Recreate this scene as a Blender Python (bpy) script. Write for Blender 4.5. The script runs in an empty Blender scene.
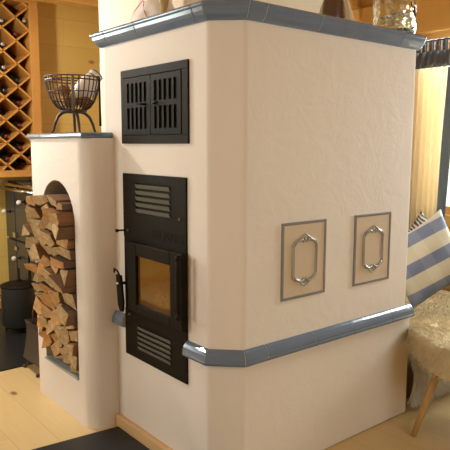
import bpy, bmesh, math, random
from mathutils import Vector, Matrix
R = random.Random(7)
S = bpy.context.scene
COL = S.collection
# ------------------------------------------------------------------ camera
F_PX, PITCH, ROLL, YAW, EYE = 599.49, .1320, .0032, .6842, 1.3
cam_data = bpy.data.cameras.new('camera')
cam = bpy.data.objects.new('camera', cam_data); COL.objects.link(cam); S.camera = cam
cam_data.sensor_fit = 'HORIZONTAL'; cam_data.sensor_width = 36; cam_data.lens = 36*F_PX/450
cam_data.clip_start = .02
fw = Vector((math.sin(YAW)*math.cos(PITCH), math.cos(YAW)*math.cos(PITCH), -math.sin(PITCH)))
rt = Vector((math.cos(YAW), -math.sin(YAW), 0)); up = rt.cross(fw)
r2 = math.cos(ROLL)*rt + math.sin(ROLL)*up; u2 = -math.sin(ROLL)*rt + math.cos(ROLL)*up
M = Matrix((r2, u2, -fw)).transposed().to_4x4(); M.translation = (0, 0, EYE); cam.matrix_world = M
# ------------------------------------------------------------------ colour management, sky, daylight
S.view_settings.view_transform = 'Standard'; S.view_settings.look = 'None'
S.view_settings.gamma = 1; S.view_settings.use_curve_mapping = False
S.view_settings.exposure = 0.15
W = bpy.data.worlds.new('sky'); S.world = W; W.use_nodes = True
W.node_tree.nodes['Background'].inputs[0].default_value = (.95, .96, .92, 1)
W.node_tree.nodes['Background'].inputs[1].default_value = 1.6

def daylight(name, loc, aim, sx, sy, power, color):
    d = bpy.data.lights.new(name, 'AREA'); d.shape = 'RECTANGLE'; d.size = sx; d.size_y = sy
    d.energy = power; d.color = color
    o = bpy.data.objects.new(name, d); COL.objects.link(o); o.location = loc
    o.rotation_euler = (Vector(aim)-Vector(loc)).to_track_quat('-Z', 'Y').to_euler()
    return o
daylight('daylight_left_window', (-1.95, 1.1, 1.55), (1.3, 1.6, 1.0), 1.5, 1.3, 12, (.80, .92, 1))
daylight('added_far_left_daylight', (-1.95, 3.5, 1.55), (1.5, 4.4, 1.2), 1.4, 1.3, 52, (.80, .92, 1))  # unseen window light, added to brighten the niche block and rack wall
daylight('daylight_back_window', (-.35, 5.15, 1.65), (.6, 2.4, .6), 1.5, 1.2, 60, (.90, .96, 1))
daylight('daylight_right_window', (3.95, 1.6, 1.5), (2.4, 1.3, .5), 1.5, 1.2, 120, (.86, .94, 1))
daylight('daylight_front_window', (1.7, -1.6, 1.6), (2.1, .2, 0), 1.4, 1.3, 27, (.80, .92, 1))

# ------------------------------------------------------------------ helpers
def tag(o, label=None, cat=None, group=None, kind=None):
    if label: o['label'] = label
    if cat: o['category'] = cat
    if group: o['group'] = group
    if kind: o['kind'] = kind
    return o
def thing(name, label, cat, loc=(0, 0, 0), group=None):
    o = bpy.data.objects.new(name, None); COL.objects.link(o); o.location = loc
    o.empty_display_size = .05
    return tag(o, label, cat, group)
def worldloc(o):
    v = Vector((0, 0, 0))
    while o: v = v+o.location; o = o.parent
    return v
def obj(name, bm, mat, parent=None, smooth=False, bevel=0, segs=2, origin=None, angle=40):
    """bm is in world coordinates; the object origin goes to its parent or to `origin`"""
    me = bpy.data.meshes.new(name)
    bmesh.ops.recalc_face_normals(bm, faces=bm.faces[:])
    pl = worldloc(parent) if parent else Vector((0, 0, 0))
    off = Vector(origin) if origin else pl
    bmesh.ops.translate(bm, vec=-off, verts=bm.verts[:])
    bm.to_mesh(me); bm.free()
    for m in (mat if isinstance(mat, (list, tuple)) else [mat]): me.materials.append(m)
    for p in me.polygons: p.use_smooth = smooth
    o = bpy.data.objects.new(name, me); COL.objects.link(o); o.parent = parent
    o.location = off-pl
    if bevel:
        b = o.modifiers.new('bevel', 'BEVEL'); b.width = bevel; b.segments = segs
        b.limit_method = 'ANGLE'; b.angle_limit = math.radians(angle)
    return o
def box(bm, a, b, mi=0, rot=None, pivot=None):
    a, b = Vector(a), Vector(b)
    vs = [bm.verts.new((x, y, z)) for x in (a.x, b.x) for y in (a.y, b.y) for z in (a.z, b.z)]
    for f in ((0, 1, 3, 2), (4, 6, 7, 5), (0, 4, 5, 1), (2, 3, 7, 6), (0, 2, 6, 4), (1, 5, 7, 3)):
        bm.faces.new([vs[i] for i in f]).material_index = mi
    if rot:
        bmesh.ops.rotate(bm, verts=vs, cent=pivot or (a+b)/2, matrix=rot)
    return vs
def nb(*boxes):
    bm = bmesh.new()
    for a, b in boxes: box(bm, a, b)
    return bm
def prism(bm, pts, z0, z1, mi=0):
    lo = [bm.verts.new((p[0], p[1], z0)) for p in pts]; hi = [bm.verts.new((p[0], p[1], z1)) for p in pts]
    bm.faces.new(lo[::-1]).material_index = mi; bm.faces.new(hi).material_index = mi
    n = len(pts)
    for i in range(n): bm.faces.new((lo[i], lo[(i+1) % n], hi[(i+1) % n], hi[i])).material_index = mi
def lathe(bm, prof, c=(0, 0, 0), n=32, mi=0, sx=1, sy=1):
    rings = []
    for r, z in prof:
        if r < 1e-5: rings.append([bm.verts.new((c[0], c[1], c[2]+z))])
        else: rings.append([bm.verts.new((c[0]+sx*r*math.cos(2*math.pi*k/n), c[1]+sy*r*math.sin(2*math.pi*k/n), c[2]+z)) for k in range(n)])
    for a, b in zip(rings, rings[1:]):
        for k in range(n):
            k2 = (k+1) % n
            q = [a[0] if len(a) == 1 else a[k]] + ([] if len(a) == 1 else [a[k2]]) + ([b[0]] if len(b) == 1 else [b[k2], b[k]])
            if len(q) > 2: bm.faces.new(q).material_index = mi
    for ring, rev in ((rings[0], 1), (rings[-1], 0)):
        if len(ring) > 2: bm.faces.new(ring[::-1] if rev else ring).material_index = mi
def tube(bm, pts, rad, n=8, closed=False, mi=0, flat=1.0):
    pts = [Vector(p) for p in pts]; N = len(pts); rings = []
    rads = rad if isinstance(rad, (list, tuple)) else [rad]*N
    prev = None
    for i, p in enumerate(pts):
        if closed: t = pts[(i+1) % N]-pts[i-1]
        else: t = pts[min(i+1, N-1)]-pts[max(i-1, 0)]
        t.normalize()
        if prev is None:
            ref = Vector((0, 0, 1)) if abs(t.z) < .9 else Vector((1, 0, 0))
            a = t.cross(ref).normalized()
        else: a = (prev-t*prev.dot(t)).normalized()
        prev = a; b = t.cross(a)
        rings.append([bm.verts.new(p+rads[i]*(math.cos(2*math.pi*k/n)*a*flat+math.sin(2*math.pi*k/n)*b)) for k in range(n)])
    pairs = list(zip(rings, rings[1:]))+([(rings[-1], rings[0])] if closed else [])
    for x, y in pairs:
        for k in range(n): bm.faces.new((x[k], x[(k+1) % n], y[(k+1) % n], y[k])).material_index = mi
    if not closed: bm.faces.new(rings[0][::-1]).material_index = mi; bm.faces.new(rings[-1]).material_index = mi
def sph(bm, c, r, n=12, s=(1, 1, 1), mi=0):
    v = bmesh.ops.create_uvsphere(bm, u_segments=n, v_segments=max(6, n*2//3), radius=r)['verts']
    bmesh.ops.scale(bm, vec=s, verts=v); bmesh.ops.translate(bm, vec=c, verts=v)
    for f in {f for q in v for f in q.link_faces}: f.material_index = mi; f.smooth = True
    return v
def apply_mods(o):
    dg = bpy.context.evaluated_depsgraph_get(); dg.update()
    me = bpy.data.meshes.new_from_object(o.evaluated_get(dg)); o.modifiers.clear(); o.data = me
def bool_diff(o, cutters):
    for c in cutters:
        m = o.modifiers.new('cut', 'BOOLEAN'); m.object = c; m.operation = 'DIFFERENCE'; m.solver = 'EXACT'
    apply_mods(o)
    for c in cutters: bpy.data.objects.remove(c)
def copy_tree(o, parent=None):
    c = o.copy(); COL.objects.link(c); c.parent = parent
    for ch in list(o.children): copy_tree(ch, c)
    return c

# ------------------------------------------------------------------ materials
class NT:
    def __init__(s, name):
        s.m = bpy.data.materials.new(name); s.m.use_nodes = True; s.t = s.m.node_tree
        s.b = s.t.nodes['Principled BSDF']; s.out = s.t.nodes['Material Output']
    def n(s, typ, props=None, **inp):
        x = s.t.nodes.new(typ)
        for k, v in (props or {}).items(): setattr(x, k, v)
        for k, v in inp.items():
            k = k.replace('_', ' ') if k.replace('_', ' ') in x.inputs else k
            s.set(x.inputs[int(k[1:])] if k[0] == 'i' and k[1:].isdigit() else x.inputs[k], v)
        return x
    def set(s, sock, v):
        if isinstance(v, bpy.types.NodeSocket): s.t.links.new(v, sock)
        elif isinstance(v, (tuple, list)) and sock.type == 'RGBA' and len(v) == 3: sock.default_value = (*v, 1)
        else: sock.default_value = v
    def coords(s, scale=(1, 1, 1), rot=(0, 0, 0), which='Object'):
        c = s.n('ShaderNodeTexCoord'); m = s.n('ShaderNodeMapping', Vector=c.outputs[which])
        m.inputs['Scale'].default_value = scale; m.inputs['Rotation'].default_value = rot
        return m.outputs[0]
    def noise(s, vec, scale, detail=4, rough=.5, dist=0):
        return s.n('ShaderNodeTexNoise', Vector=vec, Scale=scale, Detail=detail, Roughness=rough, Distortion=dist).outputs['Fac']
    def ramp(s, fac, stops):
        r = s.n('ShaderNodeValToRGB', Fac=fac); e = r.color_ramp.elements
        while len(e) < len(stops): e.new(.5)
        for el, (p, c) in zip(e, stops): el.position = p; el.color = (*c, 1) if len(c) == 3 else c
        return r.outputs[0]
    def mix(s, f, a, b, mode='MIX'):
        x = s.t.nodes.new('ShaderNodeMix'); x.data_type = 'RGBA'; x.blend_type = mode
        s.set(x.inputs[0], f); s.set(x.inputs[6], a); s.set(x.inputs[7], b); return x.outputs[2]
    def math(s, op, a, b=0.0):
        x = s.t.nodes.new('ShaderNodeMath'); x.operation = op; s.set(x.inputs[0], a); s.set(x.inputs[1], b); return x.outputs[0]
    def bump(s, h, strength=.3, dist=.01):
        s.set(s.b.inputs['Normal'], s.n('ShaderNodeBump', Height=h, Strength=strength, Distance=dist).outputs[0])
    def fin(s, col=None, rough=None, metal=None, **k):
        if col is not None: s.set(s.b.inputs['Base Color'], col)
        if rough is not None: s.set(s.b.inputs['Roughness'], rough)
        if metal is not None: s.set(s.b.inputs['Metallic'], metal)
        for a, v in k.items(): s.set(s.b.inputs[a.replace('_', ' ')], v)
        return s.m

def plaster(name, c1, c2, bs=.16):
    a = NT(name); v = a.coords()
    n1 = a.noise(v, 2.2, 3, .5, .4); n2 = a.noise(v, 9, 5, .5, .8); n3 = a.noise(v, 70, 3)
    h = a.math('ADD', a.math('MULTIPLY', n2, 1.0), a.math('MULTIPLY', n3, .18))
    a.bump(h, bs, .02)
    return a.fin(a.mix(n1, c1, c2), .8)
def glaze(name, c1, c2, rough=.16):
    a = NT(name); v = a.coords(); n1 = a.noise(v, 9, 4)
    a.bump(a.noise(v, 18, 2), .12, .01)
    return a.fin(a.mix(n1, c1, c2), rough, Coat_Weight=.5, Coat_Roughness=.06)
def plain(name, c, rough=.5, metal=0, var=.15, sc=20, **k):
    a = NT(name); v = a.coords(); n1 = a.noise(v, sc, 4)
    c2 = tuple(x*(1-var) for x in c)
    a.bump(n1, .08, .005)
    return a.fin(a.mix(n1, c, c2), rough, metal, **k)
def pine(name, light, dark, axis=0, plank=.15, length=2.2, face=2, rough=.45, knots=1.0):
    """axis: direction the boards run; face: normal axis of the boarded surface (object coordinates are world here)"""
    a = NT(name); tc = a.n('ShaderNodeTexCoord').outputs['Object']
    sep = a.n('ShaderNodeSeparateXYZ', Vector=tc)
    acr = [i for i in range(3) if i not in (axis, face)][0]
    u, w, q = sep.outputs[axis], sep.outputs[acr], sep.outputs[face]
    row = a.math('FLOOR', a.math('DIVIDE', w, plank))
    wn = a.n('ShaderNodeTexWhiteNoise', {'noise_dimensions': '1D'}, W=row).outputs['Value']
    ush = a.math('ADD', u, a.math('MULTIPLY', wn, 7.3))
    seg = a.math('FLOOR', a.math('DIVIDE', ush, length))
    idv = a.math('ADD', a.math('MULTIPLY', row, 3.17), seg)
    tone = a.n('ShaderNodeTexWhiteNoise', {'noise_dimensions': '1D'}, W=idv).outputs['Value']
    vec = a.n('ShaderNodeCombineXYZ', X=ush, Y=w, Z=a.math('ADD', q, idv)).outputs[0]
    g = a.n('ShaderNodeMapping', Vector=vec); g.inputs['Scale'].default_value = (1.3, 22, 1)
    grain = a.noise(g.outputs[0], 3.2, 6, .6, .9)
    g2 = a.n('ShaderNodeMapping', Vector=vec); g2.inputs['Scale'].default_value = (.8, 5, 1)
    broad = a.noise(g2.outputs[0], 2.2, 3, .5, 1.2)
    kv = a.n('ShaderNodeMapping', Vector=vec); kv.inputs['Scale'].default_value = (3.0, 5.5, 1)
    vor = a.n('ShaderNodeTexVoronoi', {'feature': 'F1'}, Vector=kv.outputs[0], Scale=1.0)
    kd = a.n('ShaderNodeMapRange', Value=vor.outputs['Distance']); kd.inputs[1].default_value = .06; kd.inputs[2].default_value = .13
    kd.inputs[3].default_value = 1; kd.inputs[4].default_value = 0
    keep = a.math('GREATER_THAN', a.n('ShaderNodeSeparateColor', Color=vor.outputs['Color']).outputs[0], .3)
    kn = a.math('MULTIPLY', a.math('MULTIPLY', kd.outputs[0], keep), knots)
    c = a.mix(grain, light, dark)
    c = a.mix(a.math('MULTIPLY', broad, .35), c, tuple(x*.82 for x in dark))
    c = a.mix(a.math('MULTIPLY', tone, .3), c, tuple(x*.75 for x in dark))
    c = a.mix(kn, c, (dark[0]*.35, dark[1]*.22, dark[2]*.2))
    fr = a.math('FRACT', a.math('DIVIDE', w, plank))
    seam = a.math('LESS_THAN', fr, .0028/plank)
    fe = a.math('FRACT', a.math('DIVIDE', ush, length))
    seam = a.math('MAXIMUM', seam, a.math('LESS_THAN', fe, .0025/length))
    c = a.mix(a.math('MULTIPLY', seam, .35), c, tuple(x*.25 for x in dark))
    a.bump(a.math('SUBTRACT', a.math('MULTIPLY', grain, .1), seam), .25, .003)
    return a.fin(c, rough)

M_plaster = plaster('plaster', (.775, .69, .625), (.745, .655, .585))
M_chim = plaster('chimney_plaster', (.70, .61, .48), (.66, .56, .43), .2)
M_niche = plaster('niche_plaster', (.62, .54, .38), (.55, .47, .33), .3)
M_glaze = glaze('blue_glaze', (.155, .21, .30), (.11, .155, .23))
M_sill = plain('sill_stone', (.30, .33, .34), .35)
M_grout = plain('grout', (.55, .52, .48), .8)
M_iron = plain('black_iron', (.017, .012, .006), .6, 0, .3, 40, Specular_IOR_Level=.08)
M_iron2 = plain('slot_iron', (.16, .148, .115), .6, 0, .2, 40, Specular_IOR_Level=.2)
M_dark = plain('matte_black', (.006, .005, .004), .9)  # near-black base colour for the cooker plinth
M_rust = plain('dark_brown_iron', (.075, .035, .022), .45, .2, .4, 30)
M_slate = plain('slate', (.020, .023, .026), .35, 0, .3, 8, Specular_IOR_Level=.25)
M_floor = pine('pine_floor', (.76, .58, .31), (.67, .48, .22), 1, .17, 2.6, 2, .32, 1.0)
M_wallB = pine('pine_wall_y', (.90, .66, .20), (.84, .57, .14), 0, .21, 2.4, 1, .5)
M_wallR = pine('pine_wall_x', (.76, .46, .13), (.64, .36, .09), 1, .18, 2.4, 0, .5)
M_ceil = pine('pine_ceiling', (.80, .48, .14), (.70, .38, .09), 1, .14, 3, 2, .5)
M_beam = pine('pine_beam', (.78, .45, .12), (.68, .35, .08), 0, 3, 4, 2, .5, .6)
M_rack = pine('rack_pine', (.68, .34, .08), (.56, .25, .05), 2, 3, 4, 1, .45, .4)
M_base = pine('base_pine', (.76, .52, .28), (.64, .38, .16), 1, 3, 4, 0, .4, .6)
M_leg = pine('leg_wood', (.62, .38, .16), (.50, .28, .10), 2, 3, 4, 1, .45, .2)
M_bench = pine('bench_wood', (.34, .17, .06), (.25, .11, .035), 0, .2, 3, 1, .45)
M_enamel = plain('range_enamel', (.045, .045, .05), .22, 0, .2, 12)
M_chrome = plain('polished_steel', (.75, .75, .74), .12, 1, .05)
M_white = plain('white_ceramic', (.82, .78, .74), .2, 0, .05)
M_pink = plain('pink_edging', (.62, .30, .27), .6)
M_gold = plain('gold_straw', (.55, .36, .12), .6, 0, .4, 60)
M_bronze = plain('dark_bronze', (.15, .10, .075), .25, .5, .4, 10)
M_beige = plain('beige_ceramic', (.58, .45, .30), .55, 0, .1)
M_frame = pine('window_wood', (.60, .32, .09), (.48, .22, .05), 2, 3, 4, 0, .4, .3)

def glassmat(name, tint, rough=.02, gl=.12):
    a = NT(name)
    tr = a.n('ShaderNodeBsdfTransparent', Color=tint); g = a.n('ShaderNodeBsdfGlossy', Color=(1, 1, 1), Roughness=rough)
    lw = a.n('ShaderNodeLayerWeight', Blend=.35)
    f = a.math('ADD', a.math('MULTIPLY', lw.outputs['Fresnel'], .8), gl*.3)
    mx = a.n('ShaderNodeMixShader', i0=f, i1=tr.outputs[0], i2=g.outputs[0])
    a.t.links.new(mx.outputs[0], a.out.inputs[0]); return a.m
M_pane = glassmat('window_glass', (.96, .98, .94))
a = NT('jar_glass'); a.bump(a.noise(a.coords(), 16, 2), .5, .03)
M_jar = a.fin((.93, .97, .88), .03, Transmission_Weight=1.0, IOR=1.48)
a = NT('stove_glass'); v = a.coords(); n_ = a.noise(v, 6, 3)
M_sglass = a.fin(a.mix(n_, (.15, .062, .012), (.09, .036, .008)), .06, Coat_Weight=1.0, Coat_Roughness=.03)  # amber base stands in for the pine wall mirrored in the glass

# firewood
a = NT('log_end'); v = a.coords()
oi = a.n('ShaderNodeObjectInfo').outputs['Random']
g = a.ramp(a.noise(a.coords((1, 5, 5)), 6, 6, .7, 1.5), [(.35, (0, 0, 0)), (.7, (1, 1, 1))])
tone = a.ramp(oi, [(0, (.56, .34, .13)), (.25, (.70, .50, .25)), (.45, (.68, .29, .06)), (.6, (.50, .30, .12)), (.8, (.68, .48, .24)), (1, (.62, .29, .07))])
c = a.mix(a.math('MULTIPLY', g, .75), tone, (.18, .09, .035)); a.bump(g, .5, .004); M_logend = a.fin(c, .8)
a = NT('log_split'); g = a.noise(a.coords((2, 40, 40)), 2.2, 6, .65, .8)
oi = a.n('ShaderNodeObjectInfo').outputs['Random']
tone = a.ramp(oi, [(0, (.28, .13, .05)), (.5, (.16, .085, .04)), (1, (.42, .18, .05))])
a.bump(g, .6, .006); M_logside = a.fin(a.mix(g, tone, (.10, .055, .03)), .85)
a = NT('log_bark'); g = a.noise(a.coords((8, 30, 30)), 2.5, 6, .7, .5); a.bump(g, .9, .01)
M_bark = a.fin(a.mix(g, (.24, .18, .14), (.035, .022, .016)), .9)

# textiles
a = NT('curtain_cream'); g = a.noise(a.coords((1, 1, 1)), 160, 2); a.bump(g, .1, .002)
col = (.84, .74, .54)
df = a.n('ShaderNodeBsdfDiffuse', Color=col); tl = a.n('ShaderNodeBsdfTranslucent', Color=(.80, .68, .50))
mx = a.n('ShaderNodeMixShader', i0=.45, i1=df.outputs[0], i2=tl.outputs[0]); a.t.links.new(mx.outputs[0], a.out.inputs[0]); M_cream = a.m
M_greyc = plain('curtain_grey', (.12, .125, .135), .85, 0, .2, 90)
M_bluec = plain('curtain_blue', (.17, .21, .25), .85, 0, .2, 90)
a = NT('check_fabric'); co = a.n('ShaderNodeTexCoord').outputs['Object']; sp = a.n('ShaderNodeSeparateXYZ', Vector=co)
hz = a.math('LESS_THAN', a.math('FRACT', a.math('ADD', a.math('DIVIDE', sp.outputs[2], .150), .30)), .45)
vz = a.math('LESS_THAN', a.math('FRACT', a.math('ADD', a.math('DIVIDE', sp.outputs[0], .15), .30)), .45)
fine = a.noise(a.coords(), 220, 2)
c = a.mix(hz, a.mix(vz, (.62, .55, .40), (.66, .60, .47)), a.mix(vz, (.15, .18, .30), (.20, .23, .34)))
c = a.mix(a.math('MULTIPLY', fine, .3), c, (.3, .3, .32)); a.bump(fine, .3, .002); M_check = a.fin(c, .9)
a = NT('zebra_fabric'); w = a.n('ShaderNodeTexWave', {'bands_direction': 'Z'}, Vector=a.coords(), Scale=14, Distortion=5, Detail=2)
M_zebra = a.fin(a.ramp(w.outputs['Fac'], [(.35, (.06, .055, .06)), (.55, (.62, .57, .48))]), .9)
M_tanfur = plain('tan_fleece', (.80, .66, .42), .95, 0, .3, 30)
M_whitefur = plain('white_fleece', (.95, .90, .78), .95, 0, .3, 30)

# ------------------------------------------------------------------ setting
X0, X1, Y0, Y1, ZC = -1.6, 3.6, -1.2, 4.74, 2.42
T = .14
def struct(name, bm, mat, **k):
    o = obj(name, bm, mat, **k); o['kind'] = 'structure'; return o
struct('floor', nb(((X0-T, Y0-T, -.1), (X1+T, Y1+T, 0))), M_floor)
struct('ceiling', nb(((X0-T, Y0-T, ZC), (X1+T, Y1+T, ZC+.1))), M_ceil)
def holed(axis, p0, p1, a0, a1, holes):
    """wall slab with one rectangular hole; axis is the wall normal"""
    def P(p, s, z): return (p, s, z) if axis == 0 else (s, p, z)
    bm = bmesh.new(); s = a0
    for h0, h1, z0, z1 in holes:
        for s0, s1, b0, b1 in ((s, h0, 0, ZC), (h0, h1, 0, z0), (h0, h1, z1, ZC)): box(bm, P(p0, s0, b0), P(p1, s1, b1))
        s = h1
    box(bm, P(p0, s, 0), P(p1, a1, ZC))
    return bm
WIN = [  # side, wall normal axis, wall from, wall to, span of wall, holes (span from, span to, sill, head)
    ('back', 1, Y1, Y1+T, X0, X1, [(-1.1, .4, 1.0, 2.1)]),
    ('right', 0, X1, X1+T, Y0, Y1, [(.85, 2.32, .85, 1.96)]),
    ('left', 0, X0-T, X0, Y0, Y1, [(.3, 1.9, .9, 2.1), (2.8, 4.2, .9, 2.1)]),  # second opening is added, out of view, to let in more light
    ('front', 1, Y0-T, Y0, X0, X1, [(1.0, 2.4, .9, 2.1)])]
wn_ = 0
for (nm, ax, p0, p1, a0, a1, holes) in WIN:
    struct('wall_'+nm, holed(ax, p0, p1, a0, a1, holes), M_wallB if ax else M_wallR)
    def P(p, s, z): return (p, s, z) if ax == 0 else (s, p, z)
    e = .055; q0, q1 = p0+.04, p1-.04; pm = (p0+p1)/2
    for h0, h1, z0, z1 in holes:
        wn_ += 1
        w = struct('window_%d' % wn_, nb((P(q0, h0, z0), P(q1, h0+e, z1)), (P(q0, h1-e, z0), P(q1, h1, z1)),
            (P(q0, h0+e, z0), P(q1, h1-e, z0+e)), (P(q0, h0+e, z1-e), P(q1, h1-e, z1)),
            (P(q0, (h0+h1)/2-.03, z0+e), P(q1, (h0+h1)/2+.03, z1-e))), M_frame)
        obj('pane', nb((P(pm-.002, h0+e, z0+e), P(pm+.002, h1-e, z1-e))), M_pane, w)
# ceiling beams and the wall plate over the window
for i, y in enumerate((.6, 1.75, 2.9, 4.05)):
    struct('trim_%d' % (i+1), nb(((X0, y-.07, ZC-.15), (X1, y+.07, ZC))), M_beam, bevel=.008)
struct('trim_5', nb(((X1-.06, Y0, 2.03), (X1, Y1, ZC-.15))), M_beam, bevel=.006)
struct('trim_6', nb(((1.845, Y1-.045, 0), (1.93, Y1, ZC))), M_rack, bevel=.004)     # vertical board beside the rack
struct('baseboard_back', nb(((X0, Y1-.02, 0), (1.6, Y1, .07))), M_beam)
struct('baseboard_right', nb(((X1-.02, Y0, 0), (X1, Y1, .07))), M_base)

# slate floor plates
bm = bmesh.new(); prism(bm, [(.45, 1.2), (1.283, 1.2), (1.283, 2.352), (.45, 2.44)], .0, .008)
tag(obj('hearth_plate', bm, M_slate, bevel=.002, origin=(.9, 1.8, 0)), 'black slate hearth plate on the floor before the stove door', 'hearth plate')
bm = bmesh.new(); prism(bm, [(.0, 3.39), (1.75, 3.39), (1.75, 4.73), (.0, 4.73)], .0, .008)
tag(obj('hearth_plate', bm, M_slate, bevel=.002, origin=(.9, 4.0, 0)), 'dark slate floor plate under the range cooker and coal bucket', 'hearth plate')

# ------------------------------------------------------------------ the plastered stove
XD, YR, CH = 1.31, 1.609, .092
XU, XL, YB = 2.426, 2.468, 2.47
BX, BY0, BY1, BXE = 1.167, 2.385, 3.005, 1.6
stove = thing('masonry_stove', 'large pink-cream plastered masonry stove with blue tile cornice and arched firewood niche', 'stove', (1.8, 2.1, 0))
up_pts = [(XD, YB), (XD, YR+CH), (XD+CH, YR), (XU, YR), (XU, YB)]
lo_pts = [(XD, YB), (XD, YR+CH), (XD+CH, YR), (XL, YR), (XL, YB)]
bm = bmesh.new(); prism(bm, up_pts, .52, 1.783)
obj('upper_body', bm, M_plaster, stove, bevel=.012, segs=3, angle=30)
bm = bmesh.new(); prism(bm, lo_pts, 0, .52)
obj('lower_body', bm, M_plaster, stove, bevel=.012, segs=3, angle=30)
# niche block: rounded plan, arched hollow
rr = .075; pts = [(BXE, BY0), ]
for k in range(9):
    t = math.pi/2*k/8; pts.append((BX+rr-rr*math.sin(t), BY0+rr-rr*math.cos(t)))
r3 = .03
for k in range(5):
    t = math.pi/2*k/4; pts.append((BX+r3-r3*math.cos(t), BY1-r3+r3*math.sin(t)))
pts.append((BXE, BY1))
bm = bmesh.new(); prism(bm, pts, 0, 1.33)
bmesh.ops.triangulate(bm, faces=bm.faces[:])
niche = obj('niche_block', bm, [M_plaster, M_niche], stove)
AY0, AY1, SILL, SPR = 2.503, 2.882, .212, .94
prof = [(AY0, SILL), (AY1, SILL)]
for k in range(17):
    t = math.pi*k/16; prof.append(((AY0+AY1)/2+(AY1-AY0)/2*math.cos(t), SPR+(AY1-AY0)/2*1.03*math.sin(t)))
bm = bmesh.new()
A = [bm.verts.new((BX-.1, y, z)) for y, z in prof]; B = [bm.verts.new((BX+.385, y, z)) for y, z in prof]
bm.faces.new(A); bm.faces.new(B[::-1])
for i in range(len(A)):
    j = (i+1) % len(A); bm.faces.new((A[i], B[i], B[j], A[j]))
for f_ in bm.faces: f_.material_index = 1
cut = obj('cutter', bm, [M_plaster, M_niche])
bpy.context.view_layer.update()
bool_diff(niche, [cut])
b_ = niche.modifiers.new('bevel', 'BEVEL'); b_.width = .006; b_.segments = 2; b_.limit_method = 'ANGLE'; b_.angle_limit = math.radians(50)
# sill slab
obj('niche_sill', nb(((BX-.010, AY0+.001, SILL), (BX+.384, AY1-.001, SILL+.012))), M_sill, stove, bevel=.003)

def sweep_tiles(path, cuts, prof, z0, parent, name, flip=1, gap=.0012):
    n = len(path); nor = []
    for i in range(n-1):
        d = (Vector(path[i+1])-Vector(path[i])).normalized(); nor.append(Vector((d.y, -d.x))*flip)
    for i in range(n-1):
        A, B = Vector(path[i]), Vector(path[i+1]); L = (B-A).length; d = (B-A)/L
        def mit(j, k):
            if j < 0 or k >= n-1: return nor[max(0, min(n-2, i))]
            m = nor[j]+nor[k]; return m/(m.dot(nor[j]))
        mA, mB = mit(i-1, i), mit(i, i+1)
        ts = [0]+[c for c in cuts[i] if 0 < c < L]+[L]
        for s0, s1 in zip(ts, ts[1:]):
            bm = bmesh.new()
            va = mA if s0 == 0 else nor[i]; vb = mB if s1 == L else nor[i]
            g0 = A+d*(s0+gap); g1 = A+d*(s1-gap)
            P = [bm.verts.new((*(g0+va*o), z0+z)) for o, z in prof]; Q = [bm.verts.new((*(g1+vb*o), z0+z)) for o, z in prof]
            bm.faces.new(P); bm.faces.new(Q[::-1])
            for a_ in range(len(P)):
                b2 = (a_+1) % len(P); bm.faces.new((P[a_], Q[a_], Q[b2], P[b2]))
            obj(name, bm, M_glaze, parent, smooth=False, bevel=.0018, segs=2, angle=25)
        # grout strip behind the joints
        bm = bmesh.new(); zt_ = prof[-1][1]; pg = [(max(o-.0025, -.002), min(max(z, .002), zt_-.002)) for o, z in prof]
        P = [bm.verts.new((*(A+mA*o), z0+z)) for o, z in pg]; Q = [bm.verts.new((*(B+mB*o), z0+z)) for o, z in pg]
        bm.faces.new(P); bm.faces.new(Q[::-1])
        for a_ in range(len(P)): bm.faces.new((P[a_], Q[a_], Q[(a_+1) % len(P)], P[(a_+1) % len(P)]))
        obj('grout_bed', bm, M_grout, parent)
PR = [(-.002, 0), (.008, 0), (.016, .006), (.026, .018), (.033, .030), (.036, .041), (.0365, .044), (.041, .046), (.043, .052), (.041, .058), (.034, .061), (-.002, .061)]
sweep_tiles([(1.6, YB), (XD, YB), (XD, YR+CH), (XD+CH, YR), (XU+.008, YR)],
            [[.15], [.08, .33, .72], [], [.07, .355, .61, .865]], PR, 1.727, stove, 'cornice_tile')
PT = [(-.002, 0), (.014, 0), (.025, .004), (.029, .012), (.0295, .017), (.027, .019), (.0275, .028), (.024, .040), (.016, .052), (.006, .060), (-.002, .061)]
sweep_tiles([(XD, 1.832), (XD, YR+CH), (XD+CH, YR), (XL-.012, YR)],
            [[], [], [.105, .37, .61, .885]], PT, .490, stove, 'band_tile')
sweep_tiles([(XD, 2.388), (XD, 2.302)], [[]], PT, .490, stove, 'band_tile')
# ledge on the niche block, thin glazed tiles
PLs = [(-.02, 0), (.004, 0), (.010, .004), (.012, .012), (.010, .022), (.004, .027), (-.02, .028)]
sweep_tiles([(BX, BY1+.004), (BX, BY0+.016), (XD, BY0+.016)], [[.17, .42], []], PLs, 1.328, stove, 'ledge_tile')
obj('ledge_top', nb(((BX+.012, BY0+.02, 1.3285), (BXE, BY1+.004, 1.3545))), M_glaze, stove)
# wooden skirting along the door face
bm = bmesh.new(); prism(bm, [(XD, 2.383), (XD-.026, 2.383), (XD-.026, YR+CH-.011), (XD+CH-.011, YR-.026), (XD+CH+.02, YR-.026), (XD+CH+.02, YR), (XD+CH, YR), (XD, YR+CH)], 0, .056)
obj('skirting', bm, M_base, stove, bevel=.004)

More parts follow.
